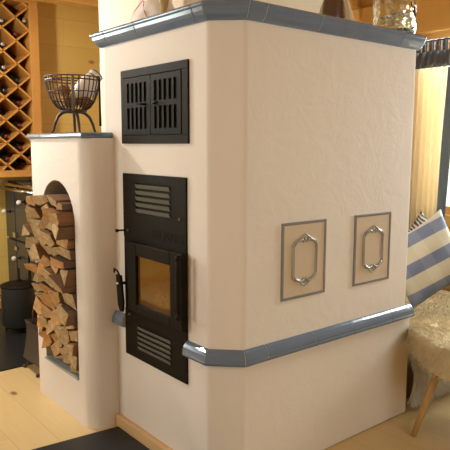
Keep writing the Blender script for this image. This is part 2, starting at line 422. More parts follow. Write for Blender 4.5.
# ---- air grille
def iron(name, bm, parent, mat=M_iron, bevel=.0015): return obj(name, bm, mat, parent, bevel=bevel)
gx = XD-.008
fr = iron('air_grille', nb(((gx, 1.814, 1.306), (XD+.01, 2.302, 1.340)), ((gx, 1.814, 1.578), (XD+.01, 2.302, 1.610)),
    ((gx, 1.814, 1.340), (XD+.01, 1.853, 1.578)), ((gx, 2.276, 1.340), (XD+.01, 2.302, 1.578)),
    ((XD-.0015, 1.853, 1.340), (XD+.01, 2.276, 1.578))), stove)
tag(fr, 'black iron air grille with two slotted doors')
for (y0, y1, hs) in ((1.856, 2.064, 1), (2.068, 2.273, -1)):
    bm = bmesh.new(); g0, g1 = gx-.002, gx+.004
    zr = [(1.343, 1.366), (1.453, 1.474), (1.552, 1.575)]
    for z0, z1 in zr: box(bm, (g0, y0, z0), (g1, y1, z1))
    m_ = .026; n = 5; pitch = (y1-y0-2*m_+.014)/n
    xs = [(y0, y0+m_)]+[(y0+m_+k*pitch-.014, y0+m_+k*pitch) for k in range(1, n)]+[(y1-m_, y1)]
    for a0, a1 in xs:
        for z0, z1 in ((1.366, 1.453), (1.474, 1.552)): box(bm, (g0, a0, z0), (g1, a1, z1))
    d_ = obj('grille_door', bm, M_iron, fr)
    bm = bmesh.new(); yc = 2.066+(-.035 if hs > 0 else .035)
    tube(bm, [(gx-.002, yc, 1.462), (gx-.016, yc, 1.462), (gx-.018, yc-hs*.012, 1.463), (gx-.016, yc-hs*.04, 1.466)], [.004, .004, .005, .004], 8)
    h = obj('latch', bm, M_iron, fr, smooth=True)
    h.name = 'latch'

# ---- fire door panel
px0 = XD-.008
PY0, PY1 = 1.830, 2.301
def plate_with_louvres(name, z0, z1, ly0, ly1, lz0, lz1):
    p = iron(name, nb(((px0, PY0, z0), (XD+.01, PY1, lz0)), ((px0, PY0, lz1), (XD+.01, PY1, z1)),
        ((px0, PY0, lz0), (XD+.01, ly0, lz1)), ((px0, ly1, lz0), (XD+.01, PY1, lz1)),
        ((XD-.001, ly0, lz0), (XD+.01, ly1, lz1))), stove)
    n = 5; pitch = (lz1-lz0)/n
    for k in range(n):
        zc = lz0+(k+.5)*pitch; bm = bmesh.new()
        box(bm, (px0-.004, ly0+.003, zc-pitch*.33), (px0-.001, ly1-.003, zc+pitch*.33), rot=Matrix.Rotation(math.radians(-22), 3, 'Y'))
        obj('louvre', bm, M_iron2, p)
    return p
pa = plate_with_louvres('upper_vent_plate', .905, 1.18, 1.932, 2.190, 1.014, 1.142)
pb = plate_with_louvres('lower_vent_plate', .372, .585, 1.935, 2.192, .415, .525)
iron('door_surround', nb(((px0+.002, PY0, .585), (XD+.01, PY1, .905))), stove)
for y, z in ((2.26, .935), (1.87, 1.02), (2.26, .56)):
    bm = bmesh.new(); lathe(bm, [(0, -.002), (.006, -.002), (.006, .002), (.004, .0035), (0, .0035)], n=12)
    bmesh.ops.rotate(bm, verts=bm.verts[:], cent=(0, 0, 0), matrix=Matrix.Rotation(-math.pi/2, 3, 'Y'))
    bmesh.ops.translate(bm, vec=(px0-.002, y, z), verts=bm.verts[:]); obj('screw', bm, M_iron2, pa if z > .7 else pb, smooth=True)
# embossed maker's lettering on the upper plate
cu = bpy.data.curves.new('lettering', 'FONT'); cu.body = 'BRUNNER'; cu.size = .058; cu.extrude = .0005; cu.align_x = 'CENTER'; cu.align_y = 'CENTER'
to = bpy.data.objects.new('lettering', cu); COL.objects.link(to)
to.matrix_world = Matrix.Translation((px0-.0006, 1.955, .938)) @ Matrix(((0, 0, -1, 0), (-1, 0, 0, 0), (0, 1, 0, 0), (0, 0, 0, 1)))
bpy.context.view_layer.update()
dg = bpy.context.evaluated_depsgraph_get(); me = bpy.data.meshes.new_from_object(to.evaluated_get(dg)); me.transform(to.matrix_world)
bpy.data.objects.remove(to); me.materials.clear()
bm = bmesh.new(); bm.from_mesh(me); bmesh.ops.scale(bm, vec=(1, .9, 1), space=Matrix.Translation((0, -1.955, 0)), verts=bm.verts[:])
obj('lettering', bm, M_iron, pa)
# the door with its pane
dx = XD-.034
dr = iron('fire_door', nb(((dx, 1.825, .592), (px0, 1.905, .893)), ((dx, 2.160, .592), (px0, 2.232, .893)),
    ((dx, 1.905, .592), (px0, 2.160, .630)), ((dx, 1.905, .838), (px0, 2.160, .893))), stove, bevel=.004)
o = obj('pane', nb(((dx+.012, 1.903, .628), (dx+.016, 2.162, .840))), M_sglass, dr); tag(o, 'sooty glass pane, pine wall reflection painted in as amber')
bm = bmesh.new()
tube(bm, [(dx-.020, 1.815, .655), (dx-.022, 1.815, .70), (dx-.022, 1.815, .85), (dx-.020, 1.815, .885)], [.008, .0095, .0095, .010], 12)
for z in (.655, .880): tube(bm, [(dx, 1.835, z), (dx-.020, 1.815, z)], .008, 10); sph(bm, (dx-.024, 1.813, z), .0125)
obj('handle', bm, M_iron, dr, smooth=True)
# small pull at the upper left and lever with its hook
bm = bmesh.new(); tube(bm, [(px0, 2.285, .932), (px0-.015, 2.296, .931), (px0-.026, 2.302, .930)], [.004, .004, .004], 8)
sph(bm, (px0-.03, 2.304, .930), .009, s=(1, 1, .8)); obj('damper_pull', bm, M_iron, stove, smooth=True)
bm = bmesh.new(); lx = XD-.045
v_ = [(lx, 2.275, .735), (lx, 2.312, .735), (lx, 2.300, .60), (lx, 2.285, .575), (lx, 2.262, .575), (lx, 2.258, .62)]
P = [bm.verts.new(p) for p in v_]; Q = [bm.verts.new((p[0]+.012, p[1], p[2])) for p in v_]
bm.faces.new(P); bm.faces.new(Q[::-1])
for i in range(6): bm.faces.new((P[i], Q[i], Q[(i+1) % 6], P[(i+1) % 6]))
tube(bm, [(lx+.006, 2.28, .725), (lx-.004, 2.29, .755), (lx-.004, 2.318, .760), (lx, 2.325, .742)], .004, 8)
tube(bm, [(px0, 2.27, .70), (lx, 2.285, .70)], .007, 8)
obj('lever_handle', bm, M_iron, stove, bevel=.002)
bm = bmesh.new(); sph(bm, (lx-.006, 2.284, .700), .0065); obj('rivet', bm, M_chrome, stove, smooth=True)

# ---- relief tiles on the long face
def relief_tile(x0, x1, z0, z1):
    y = YR
    t = obj('relief_tile', nb(((x0+.010, y-.004, z0+.010), (x1-.010, y+.004, z1-.010))), plain('tile_biscuit', (.64, .51, .38), .35, 0, .08), stove)
    e = .011
    obj('tile_border', nb(((x0, y-.007, z0), (x1, y+.004, z0+e)), ((x0, y-.007, z1-e), (x1, y+.004, z1)),
        ((x0, y-.007, z0+e), (x0+e, y+.004, z1-e)), ((x1-e, y-.007, z0+e), (x1, y+.004, z1-e))), M_glaze2, t, bevel=.002)
    cx, cz = (x0+x1)/2+.002, (z0+z1)/2-.002
    bm = bmesh.new()
    for (w, h, r) in ((.070, .098, .0032), (.060, .087, .0018)):
        pts = []
        q = [(-w, -h*.66), (-w, h*.66), (-w*.80, h*.80), (-w*.45, h*.88), (-w*.2, h*1.0), (0, h*1.06), (w*.2, h*1.0), (w*.45, h*.88), (w*.80, h*.80), (w, h*.66),
             (w, -h*.66), (w*.80, -h*.80), (w*.45, -h*.88), (w*.2, -h*1.0), (0, -h*1.06), (-w*.2, -h*1.0), (-w*.45, -h*.88), (-w*.80, -h*.80)]
        tube(bm, [(cx+a, y-.006, cz+b) for a, b in q], r, 8, closed=True)
    for s in (1, -1):
        for sx in (1, -1):
            tube(bm, [(cx+sx*.060, y-.007, cz+s*.058), (cx+sx*.052, y-.009, cz+s*.072), (cx+sx*.034, y-.009, cz+s*.081), (cx+sx*.018, y-.009, cz+s*.083), (cx+sx*.008, y-.008, cz+s*.074)], [.002, .005, .0045, .005, .002], 8)
            sph(bm, (cx+sx*.064, y-.006, cz+s*.064), .006, 8, (1, .6, 1))
        sph(bm, (cx, y-.006, cz+s*.082), .008, 8, (.8, .6, 1.2)); sph(bm, (cx+.008, y-.006, cz+s*.074), .005, 8); sph(bm, (cx-.008, y-.006, cz+s*.074), .005, 8)
    obj('medallion', bm, M_glaze3, t, smooth=True)
    return t
M_glaze2 = glaze('border_glaze', (.24, .23, .235), (.19, .18, .19), .25)
M_glaze3 = glaze('medallion_glaze', (.42, .40, .36), (.34, .32, .29), .12)
relief_tile(1.588, 1.838, .704, 1.007); relief_tile(2.020, 2.273, .700, 1.008)

# ---- chimney breast behind
struct('wall_chimney', nb(((1.6, 2.472, 0), (2.56, 3.06, ZC-.0)), ((1.6, 2.25, 1.784), (2.56, 2.472, ZC))), M_chim, bevel=.01)

# ------------------------------------------------------------------ firewood: Voronoi-packed split logs
def clip(poly, n, d):
    out = []
    for i in range(len(poly)):
        a_, b_ = poly[i], poly[(i+1) % len(poly)]
        da, db = a_[0]*n[0]+a_[1]*n[1]-d, b_[0]*n[0]+b_[1]*n[1]-d
        if da <= 0: out.append(a_)
        if da*db < 0:
            t = da/(da-db); out.append((a_[0]+(b_[0]-a_[0])*t, a_[1]+(b_[1]-a_[1])*t))
    return out
ly0, ly1, lz0, lz1 = AY0+.004, AY1-.004, SILL+.014, 1.075
region = [(ly0, lz0), (ly1, lz0), (ly1, .955), (ly1-.02, 1.01), (ly1-.09, 1.065), (ly0+.13, 1.075), (ly0+.04, 1.04), (ly0, .955)]
rows = 15; seeds = []
for r_ in range(rows):
    k = R.choice((4, 5, 6))
    for c_ in range(k):
        seeds.append((ly0+(c_+.5+R.uniform(-.3, .3))*(ly1-ly0)/k, lz0+(r_+.5+R.uniform(-.42, .42))*(lz1-lz0)/rows))
cells = []
rot = math.radians(0)
for i, s in enumerate(seeds):
    poly = region[:]
    for j, t in enumerate(seeds):
        if i == j: continue
        m = ((t[0]+s[0])/2, (t[1]+s[1])/2); dy_, dz_ = t[0]-s[0], t[1]-s[1]
        n = (1.12*dy_-.28*dz_, .92*dz_-.28*dy_)      # sheared metric: slanting, elongated splits
        poly = clip(poly, n, m[0]*n[0]+m[1]*n[1])
        if len(poly) < 3: break
    if len(poly) >= 3: cells.append((s, poly))
WH = ('lowest layer on the sill', 'lower part', 'middle', 'upper part', 'top layer under the arch')
counter = {}
cells.sort(key=lambda c: (c[0][1], c[0][0]))
for s, poly in cells:
    cy = sum(p[0] for p in poly)/len(poly); cz = sum(p[1] for p in poly)/len(poly)
    # drop vertices that sit too close together, inset for a gap
    q = []
    for p in poly:
        if not q or math.hypot(p[0]-q[-1][0], p[1]-q[-1][1]) > .008: q.append(p)
    if len(q) > 3 and math.hypot(q[0][0]-q[-1][0], q[0][1]-q[-1][1]) < .008: q.pop()
    if len(q) < 3: continue
    size = math.sqrt(abs(sum(q[i][0]*q[(i+1) % len(q)][1]-q[(i+1) % len(q)][0]*q[i][1] for i in range(len(q)))/2))
    ins = 1-.0085/max(size, .02)
    q = [(cy+(y-cy)*ins, cz+(z-cz)*ins) for y, z in q]
    # one rounded bark side on some logs
    low_ = max(0, 1-(cz-lz0)/.20); xf = BX-.082+R.uniform(-.026, .035)+.055*(1-(cz-lz0)/(lz1-lz0))+.06*low_; xb = xf+.33
    nlen = 7; bm = bmesh.new(); rings = []
    bark_edge = R.randrange(len(q)) if R.random() < .75 else -1
    pts = []; eid = []
    for i in range(len(q)):
        a_, b_ = q[i], q[(i+1) % len(q)]
        for k in range(3):
            t = k/3; y = a_[0]+(b_[0]-a_[0])*t; z = a_[1]+(b_[1]-a_[1])*t
            j = .0022 if k else 0.0
            dr_ = R.uniform(-j, 0)*1.5
            pts.append((y+(y-cy)*dr_/size, z+(z-cz)*dr_/size)); eid.append(i)
    sk = [-R.uniform(.1, .75), R.uniform(-.4, .4)]
    for l in range(nlen):
        x = xf+(xb-xf)*l/(nlen-1); f_ = 1+(R.uniform(-.02, .0) if 0 < l < nlen-1 else -.01)
        rings.append([bm.verts.new((x+(sk[0]*(y-cy)+sk[1]*(z-cz))*(1-l/(nlen-1))**3, cy+(y-cy)*f_, cz+(z-cz)*f_)) for y, z in pts])
    for v0 in rings[0]: v0.co.x = max(v0.co.x, BX-.108)
    N = len(pts)
    bm.faces.new(rings[0]).material_index = 0; bm.faces.new(rings[-1][::-1]).material_index = 0
    for A_, B_ in zip(rings, rings[1:]):
        for k in range(N):
            bm.faces.new((A_[k], B_[k], B_[(k+1) % N], A_[(k+1) % N])).material_index = 2 if eid[k] == bark_edge else 1
    lg = obj('firewood_log', bm, [M_logend, M_logside, M_bark], origin=(xf, cy, min(p[1] for p in q)), bevel=.004, segs=2, angle=30)
    fy = (cy-ly0)/(ly1-ly0); fz = (cz-lz0)/(lz1-lz0)
    col = 'at the right jamb' if fy < .22 else 'right of centre' if fy < .5 else 'left of centre' if fy < .78 else 'at the left jamb'
    lvl = min(11, int(fz*12))
    nm = ('first', 'second', 'third', 'fourth', 'fifth', 'sixth', 'seventh', 'eighth', 'ninth', 'tenth', 'eleventh', 'topmost')[lvl]
    kk = (lvl, col); counter.setdefault(kk, []).append(lg)
    wide = 'large' if size > .068 else 'small' if size < .052 else 'medium'
    shape = {3: 'triangular', 4: 'four-sided', 5: 'five-sided'}.get(len(q), 'blocky')
    tag(lg, '%s %s split log %s in niche stack, %s layer' % (wide, shape, col, nm), 'firewood', 'split logs stacked in the arched niche')
for kk, ls in counter.items():
    if len(ls) > 1:
        ls.sort(key=lambda o: o.location.z)
        for o, wd in zip(ls, ('lower one', 'upper one', 'highest one', 'very highest one')): o['label'] = o['label']+', '+wd

# ------------------------------------------------------------------ iron fruit basket on the ledge
bc = Vector((1.318, 2.80, 1.356)); ZB = bc.z
bk = thing('wire_basket', 'dark iron wire basket on curved legs on the tiled ledge', 'basket', bc)
prof_b = [(.030, .105), (.055, .110), (.082, .128), (.103, .158), (.117, .195), (.127, .235), (.132, .268)]
bm = bmesh.new()
for r_, z_ in ((.132, .270), (.130, .255)):
    tube(bm, [(bc.x+r_*math.cos(t*math.pi/18), bc.y+r_*math.sin(t*math.pi/18), ZB+z_) for t in range(36)], .0035, 6, closed=True)
obj('rim', bm, M_rust, bk, smooth=True)
for k in range(30):
    t = 2*math.pi*k/30+.1; bm = bmesh.new()
    tube(bm, [(bc.x+r_*math.cos(t), bc.y+r_*math.sin(t), ZB+z_) for r_, z_ in prof_b], .0032, 5)
    obj('rib', bm, M_rust, bk, smooth=True)
bm = bmesh.new(); lathe(bm, [(0, .098), (.06, .100), (.066, .108), (.06, .116), (0, .112)], bc, 24); obj('base_dish', bm, M_rust, bk, smooth=True)
for r_, z_ in ((.1045, .160), (.1185, .200)):
    bm = bmesh.new(); tube(bm, [(bc.x+r_*math.cos(t*math.pi/18), bc.y+r_*math.sin(t*math.pi/18), ZB+z_) for t in range(36)], .0026, 6, closed=True)
    obj('ring', bm, M_rust, bk, smooth=True)
va = math.atan2(-bc.y, -bc.x)
bm = bmesh.new(); tube(bm, [(bc.x+(r_+.004)*math.cos(va), bc.y+(r_+.004)*math.sin(va), ZB+z_) for r_, z_ in prof_b], .0075, 6, flat=1.0); obj('strap', bm, M_iron2, bk, smooth=True)
for t in (va+.25, va-1.25, va+1.75, va+3.1):
    bm = bmesh.new(); c_, s_ = math.cos(t), math.sin(t)
    q = [(.035, .106), (.055, .100), (.078, .080), (.094, .045), (.103, .012), (.112, .003)]
    tube(bm, [(bc.x+r_*c_, bc.y+r_*s_, ZB+z_) for r_, z_ in q], [.008, .008, .0075, .007, .006, .004], 8); obj('leg', bm, M_rust, bk, smooth=True)
# what lies in the basket
def cone(c, r, col):
    bm = bmesh.new(); sph(bm, (0, 0, 0), r, 14, (1, .8, .75))
    for f_ in range(5):
        for g_ in range(9):
            a1 = f_/4*2.4-1.2; a2 = g_*math.pi/4.5+f_*.35
            p = Vector((math.sin(a1)*r, math.cos(a1)*math.cos(a2)*r*.8, math.cos(a1)*math.sin(a2)*r*.75)); sph(bm, p, r*.22, 6)
    bmesh.ops.rotate(bm, verts=bm.verts[:], cent=(0, 0, 0), matrix=Matrix.Rotation(R.uniform(0, 6), 3, 'Z'))
    bmesh.ops.translate(bm, vec=c, verts=bm.verts[:])
    return obj('pine_cone', bm, col, smooth=True, origin=c)
M_cone = plain('pine_cone_brown', (.40, .18, .05), .7, 0, .5, 60)
for (dx_, dy_, dz_, lb) in ((-.035, -.05, .152, 'front left'), (.045, -.03, .152, 'front right'), (.005, .052, .152, 'far side, under the jug'), (-.045, .0, .205, 'upper left')):
    tag(cone((bc.x+dx_, bc.y+dy_, ZB+dz_), .032, M_cone), 'orange-brown pine cone inside the iron basket, '+lb, 'pine cone', 'pine cones in the wire basket')
bm = bmesh.new(); lathe(bm, [(0, 0), (.030, 0), (.044, .02), (.050, .06), (.044, .10), (.034, .125), (.036, .145), (.033, .146), (.031, .125), (.04, .10), (.045, .06), (.03, .01), (0, .008)], n=28)
jl = Vector((bc.x+.03, bc.y+.0, ZB+.185))
rot_ = Matrix.Rotation(math.radians(42), 3, 'Y') @ Matrix.Rotation(math.radians(0), 3, 'X')
jg = thing('ceramic_jug', 'white ceramic jug with a grey rim lying tilted in the iron basket', 'jug', jl)
bmesh.ops.rotate(bm, verts=bm.verts[:], cent=(0, 0, 0), matrix=rot_); bmesh.ops.translate(bm, vec=jl, verts=bm.verts[:])
obj('jug_body', bm, M_white, jg, smooth=True)
for z_, r_ in ((.146, .0355), (.12, .0365)):
    bm = bmesh.new(); tube(bm, [(r_*math.cos(t*math.pi/12), r_*math.sin(t*math.pi/12), z_) for t in range(24)], .0035, 6, closed=True)
    bmesh.ops.rotate(bm, verts=bm.verts[:], cent=(0, 0, 0), matrix=rot_); bmesh.ops.translate(bm, vec=jl, verts=bm.verts[:])
    obj('jug_rim', bm, M_iron2, jg, smooth=True)
# poker hanging on the basket rim
bm = bmesh.new(); ph = Vector((1.395, 2.675, ZB+.265)); 
tube(bm, [ph+Vector((.0, .022, -.012)), ph+Vector((0, .014, .008)), ph+Vector((0, 0, .006)), ph+Vector((0, -.004, -.02)), ph+Vector((0, -.004, -.23))], [.003, .003, .003, .0045, .006], 8)
tag(obj('fire_hook', bm, M_iron, smooth=True, origin=ph), 'short black iron hook hanging on the right rim of the basket', 'fire hook')

# ------------------------------------------------------------------ things on top of the stove
ZT = 1.7865
gj = Vector((2.335, 1.672, ZT)); g = thing('glass_jar', 'heavy clear greenish glass vessel on the right end of the stove top', 'jar', gj)
bm = bmesh.new(); lathe(bm, [(0, 0), (.078, 0), (.090, .008), (.094, .03), (.094, .16), (.088, .20), (.080, .215), (.074, .21), (.080, .19), (.085, .15), (.085, .035), (.078, .020), (0, .016)], gj, 40)
obj('vessel', bm, M_jar, g, smooth=True)
bm = bmesh.new(); R2 = random.Random(4)
for k in range(26):
    t = R2.uniform(0, 6.28); r_ = R2.uniform(0, .055); sph(bm, (gj.x+r_*math.cos(t), gj.y+r_*math.sin(t), ZT+.032+R2.uniform(0, .07)), R2.uniform(.008, .014), 8, (1.3, .8, .7))
o = obj('shells', bm, plain('shell', (.62, .50, .36), .35, 0, .4, 40), smooth=True, origin=gj+Vector((0, 0, .02)))
tag(o, 'pale seashells and pebbles heaped inside the glass vessel', 'shells', kind='stuff')
vz = Vector((2.015, 1.75, ZT)); bm = bmesh.new()
lathe(bm, [(0, 0), (.040, 0), (.046, .01), (.050, .05), (.046, .10), (.032, .17), (.020, .22), (.024, .26), (.020, .262), (.014, .22), (0, .2)], vz, 32)
tag(obj('vase', bm, M_bronze, smooth=True, origin=vz), 'slim dark bronze-brown vase on the stove top, left of the glass vessel', 'vase')
vp = Vector((2.15, 1.855, ZT)); bm = bmesh.new()
lathe(bm, [(0, 0), (.098, 0), (.102, .008), (.088, .06), (.060, .15), (.040, .20), (.036, .23), (0, .235)], vp, 32)
tag(obj('ceramic_cone', bm, M_beige, smooth=True, origin=vp), 'beige tapering ceramic pot behind the dark vase on the stove top', 'pot')
# cloth bag
cb = Vector((1.425, 2.21, ZT)); cg = thing('cloth_bag', 'crumpled white cloth bag with pink piping on the left of the stove top', 'bag', cb)
bm = bmesh.new(); n = 28; rings = []
for zi in range(12):
    z_ = zi/11*.24; ring = []
    for k in range(n):
        t = 2*math.pi*k/n; base = .088+.012*math.sin(zi*.9)-.04*(zi/11)**2
        r_ = base*(1+.10*math.sin(3*t+zi*.5)+.05*math.sin(7*t-zi*.8))
        if zi == 0: r_ *= .9
        ring.append(bm.verts.new((cb.x+r_*.85*math.cos(t), cb.y+r_*1.2*math.sin(t), ZT+z_)))
    rings.append(ring)
bm.faces.new(rings[0][::-1]); bm.faces.new(rings[-1])
for a_, b_ in zip(rings, rings[1:]):
    for k in range(n): bm.faces.new((a_[k], a_[(k+1) % n], b_[(k+1) % n], b_[k]))
def bagpt(zi, t, e=.0):
    base = .088+.012*math.sin(zi*.9)-.04*(zi/11)**2; r_ = base*(1+.10*math.sin(3*t+zi*.5)+.05*math.sin(7*t-zi*.8))+e
    return Vector((cb.x+r_*.85*math.cos(t), cb.y+r_*1.2*math.sin(t), ZT+zi/11*.24))
obj('bag_body', bm, plain('white_cloth', (.80, .70, .64), .9, 0, .1), cg, smooth=True)
bm = bmesh.new(); tube(bm, [bagpt(z_, 2.05+.05*z_, .001) for z_ in range(0, 12)], .0035, 6); tube(bm, [bagpt(2+3*math.sin(k*.5), 2.2+k*.2, .0005) for k in range(9)], .003, 6)
obj('piping', bm, M_pink, cg, smooth=True)
bm = bmesh.new(); ft = Vector((1.345, 2.03, ZT))
for k in range(16):
    t = k/16*6.28; tube(bm, [ft+Vector((.003*math.cos(t), .003*math.sin(t), .002)), ft+Vector((.014*math.cos(t), .020*math.sin(t), .07)), ft+Vector((.028*math.cos(t), .048*math.sin(t), .16))], [.002, .0045, .006], 5)
tube(bm, [ft+Vector((.012*math.cos(t*.6), .016*math.sin(t*.6), .055)) for t in range(11)], .004, 5)
tag(obj('straw_bundle', bm, M_gold, smooth=True, origin=ft), 'small golden straw bundle standing against the white cloth bag', 'straw bundle')

# ------------------------------------------------------------------ wine rack
RX0, RX1, RZ0, RZ1, RY = 1.173, 1.773, 1.11, 2.335, 4.475
rk = thing('wine_rack', 'reddish pine wine rack with diamond lattice on the back wall', 'wine rack', (1.5, 4.65, RZ0))
d0 = RY-.01
obj('frame', nb(((RX0-.06, d0, RZ0-.05), (RX1+.068, Y1-.002, RZ0)), ((RX0-.06, d0, RZ1), (RX1+.068, Y1-.002, RZ1+.04)),
    ((RX0-.06, d0, RZ0), (RX0, Y1-.002, RZ1)), ((RX1, d0, RZ0), (RX1+.068, Y1-.002, RZ1))), M_rack, rk, bevel=.003)
obj('back_panel', nb(((RX0, Y1-.012, RZ0), (RX1, Y1-.003, RZ1))), plain('rack_back', (.10, .04, .02), .7), rk)
hx, hz = .10, .0825; zn = 2.1385
def slat(x0, z0, x1, z1):
    L = math.hypot(x1-x0, z1-z0); a_ = math.atan2(z1-z0, x1-x0); bm = bmesh.new()
    box(bm, (-L/2, RY, -.0055), (L/2, Y1-.014, .0055)); bmesh.ops.rotate(bm, verts=bm.verts[:], cent=(0, 0, 0), matrix=Matrix.Rotation(-a_, 3, 'Y'))
    bmesh.ops.translate(bm, vec=((x0+x1)/2, 0, (z0+z1)/2), verts=bm.verts[:]); obj('slat', bm, M_rack, rk)
sl = hz/hx
for s in (1, -1):
    for k in range(-14, 16):
        zr_ = zn+k*2*hz        # height where the slat meets the right frame
        # z = zr + s*sl*(x-RX1)
        xs = [RX0, RX1]; zz = lambda x: zr_+s*sl*(x-RX1); xx = lambda z: RX1+(z-zr_)/(s*sl)
        lo_x, hi_x = RX0, RX1
        xa, xb_ = sorted((xx(RZ0), xx(RZ1))); lo_x = max(lo_x, xa); hi_x = min(hi_x, xb_)
        if hi_x-lo_x > .02: slat(lo_x, zz(lo_x), hi_x, zz(hi_x))
M_bottle = plain('bottle_glass', (.012, .018, .010), .08, 0, .1)
def bottle():
    t = thing('wine_bottle', 'x', 'wine bottle', (0, 0, 0), 'wine bottles lying in the lattice rack')
    bm = bmesh.new(); lathe(bm, [(0, 0), (.034, 0), (.036, .006), (.036, .15), (.030, .175), (.015, .20), (.0135, .245), (0, .245)], n=18)
    bmesh.ops.rotate(bm, verts=bm.verts[:], cent=(0, 0, 0), matrix=Matrix.Rotation(math.pi/2, 3, 'X')); obj('bottle_body', bm, M_bottle, t, smooth=True)
    bm = bmesh.new(); lathe(bm, [(.0142, .215), (.0145, .246), (.012, .249), (0, .249)], n=14)
    bmesh.ops.rotate(bm, verts=bm.verts[:], cent=(0, 0, 0), matrix=Matrix.Rotation(math.pi/2, 3, 'X'))
    return t, bm
caps = {'dark red': plain('cap_red', (.20, .02, .02), .3, .3), 'pale silver': plain('cap_silver', (.55, .48, .44), .25, .6), 'black': plain('cap_black', (.03, .02, .02), .3)}
spots = []   # (column x, z centre, cap colour)
for k in range(0, 8): spots.append((1.673, zn-.165*k+.0, 'R'))
colz = [(1.673, [(2.1385, 'dark red'), (1.8085-.0, 'black'), (1.6435, 'dark red'), (1.4785, 'dark red'), (1.3135, 'dark red')]),
        (1.573, [(2.221, 'pale silver'), (2.056, 'pale silver'), (1.891, 'pale silver'), (1.726, 'black'), (1.396, 'dark red'), (1.231, 'dark red')]),
        (1.7405, [(2.2165, 'pale silver'), (1.23-.02, 'dark red')])]
BN, bm_cap = bottle(); me_cap = {}
first = True
rowname = lambda z: 'at the top of the rack' if z > 2.15 else 'high in the rack' if z > 1.95 else 'above the middle of the rack' if z > 1.75 else 'at the middle of the rack' if z > 1.55 else 'below the middle of the rack' if z > 1.36 else 'low in the rack' if z > 1.26 else 'at the bottom of the rack'
for x_, lst in colz:
    for z_, cc in lst:
        o = BN if first else copy_tree(BN_clean)
        if first: BN_clean = BN
        cap = None
        if not first:
            for ch in list(o.children):
                if ch.name.startswith('capsule'): cap = ch
        else:
            cap = obj('capsule', bm_cap, caps['dark red'], o, smooth=True)
        if cc not in me_cap:
            m2 = cap.data.copy(); m2.materials.clear(); m2.materials.append(caps[cc]); me_cap[cc] = m2
        cap.data = me_cap[cc]; first = False
        o.location = (x_, Y1-.02, z_-.035 if x_ < 1.7 else z_-.012)
        colname = {1.573: 'second column from right', 1.673: 'first column from right', 1.7405: 'in right half cell'}[x_]
        o['label'] = 'wine bottle with %s cap %s, %s' % (cc, colname, rowname(z_))

# ------------------------------------------------------------------ range cooker
CX, CY0, CY1, CH_ = 1.625, 3.98, 4.73, 1.03
rc = thing('range_cooker', 'dark enamel range cooker with a polished rail and white knobs by the back wall', 'cooker', (1.9, 4.38, .008))
obj('body', nb(((CX+.02, CY0+.01, .10), (2.22, CY1, .985))), M_enamel, rc, bevel=.006)
obj('plinth', nb(((CX+.05, CY0+.03, .008), (2.2, CY1-.02, .10))), M_dark, rc)
obj('hotplate_top', nb(((CX-.015, CY0-.01, .985), (2.24, CY1+.0, 1.012))), M_chrome, rc, bevel=.008)
obj('hob', nb(((CX+.02, CY0+.02, 1.012), (2.2, CY1-.02, 1.024))), M_enamel, rc, bevel=.004)
def door(y0, y1, z0, z1, nm): return obj(nm, nb(((CX, y0, z0), (CX+.02, y1, z1))), M_enamel, rc, bevel=.006)
da = door(4.525, 4.72, .585, .955, 'oven_door'); db = door(4.0, 4.51, .585, .955, 'oven_door'); dc = door(4.525, 4.72, .12, .57, 'oven_door'); dd = door(4.0, 4.51, .12, .57, 'oven_door')
def knob(y, z, par, y2):
    bm = bmesh.new(); tube(bm, [(CX, y, z), (CX-.035, y, z)], .006, 8); sph(bm, (CX, y, z), .016, 10, (.4, 1, 1)); obj('knob_stem', bm, M_iron, par, smooth=True)
    bm = bmesh.new(); sph(bm, (CX-.048, y, z), .018, 14); obj('knob', bm, M_white, par, smooth=True)
knob(4.62, .79, da, 0); knob(4.30, .885, db, 0); knob(4.45, .45, dd, 0); 
bm = bmesh.new(); tube(bm, [(CX-.055, CY0+.02, .972), (CX-.055, CY1-.01, .972)], .011, 12)
for y in (4.05, 4.45, 4.70): tube(bm, [(CX-.055, y, .972), (CX+.01, y, .972)], .008, 8)
obj('rail', bm, M_chrome, rc, smooth=True)
bm = bmesh.new(); box(bm, (CX-.02, 4.49, .60), (CX, 4.535, .64)); obj('door_catch', bm, M_chrome, dd, bevel=.004)
bm = bmesh.new(); box(bm, (CX-.012, 4.49, .50), (CX, 4.53, .53)); obj('door_catch', bm, M_chrome, dd, bevel=.004)

# coal bucket with lid
bp = Vector((1.475, 4.08, .050)); cbk = thing('coal_bucket', 'black cylindrical coal bucket with lid standing before the range cooker', 'bucket', bp)
bm = bmesh.new(); lathe(bm, [(0, 0), (.114, 0), (.122, .006), (.124, .27), (.126, .275), (.118, .277), (0, .277)], bp, 40); obj('bucket_body', bm, plain('bucket_black', (.045, .045, .042), .4), cbk, smooth=False)
for p in cbk.children[0].data.polygons: p.use_smooth = abs(p.normal.z) < .5
bm = bmesh.new(); lathe(bm, [(.127, .274), (.129, .284), (.10, .296), (.03, .305), (0, .306)], bp, 40); obj('lid', bm, M_iron, cbk, smooth=True)
bm = bmesh.new(); lathe(bm, [(.02, .304), (.016, .315), (.008, .33), (.008, .40), (0, .40)], bp, 14); obj('lid_handle', bm, M_iron, cbk, smooth=True)
for t in (2.6, 5.75):
    bm = bmesh.new(); c_, s_ = math.cos(t), math.sin(t); p_ = Vector((bp.x+.123*c_, bp.y+.123*s_, bp.z+.20)); q_ = Vector((-s_, c_, 0)); n_v = Vector((c_, s_, 0))
    tube(bm, [p_-q_*.03, p_-q_*.03+n_v*.02, p_+q_*.03+n_v*.02, p_+q_*.03], .004, 6); obj('side_handle', bm, M_iron, cbk, smooth=True)
tv = thing('iron_trivet', 'low black iron trivet under the coal bucket', 'trivet', (bp.x, bp.y, .008))
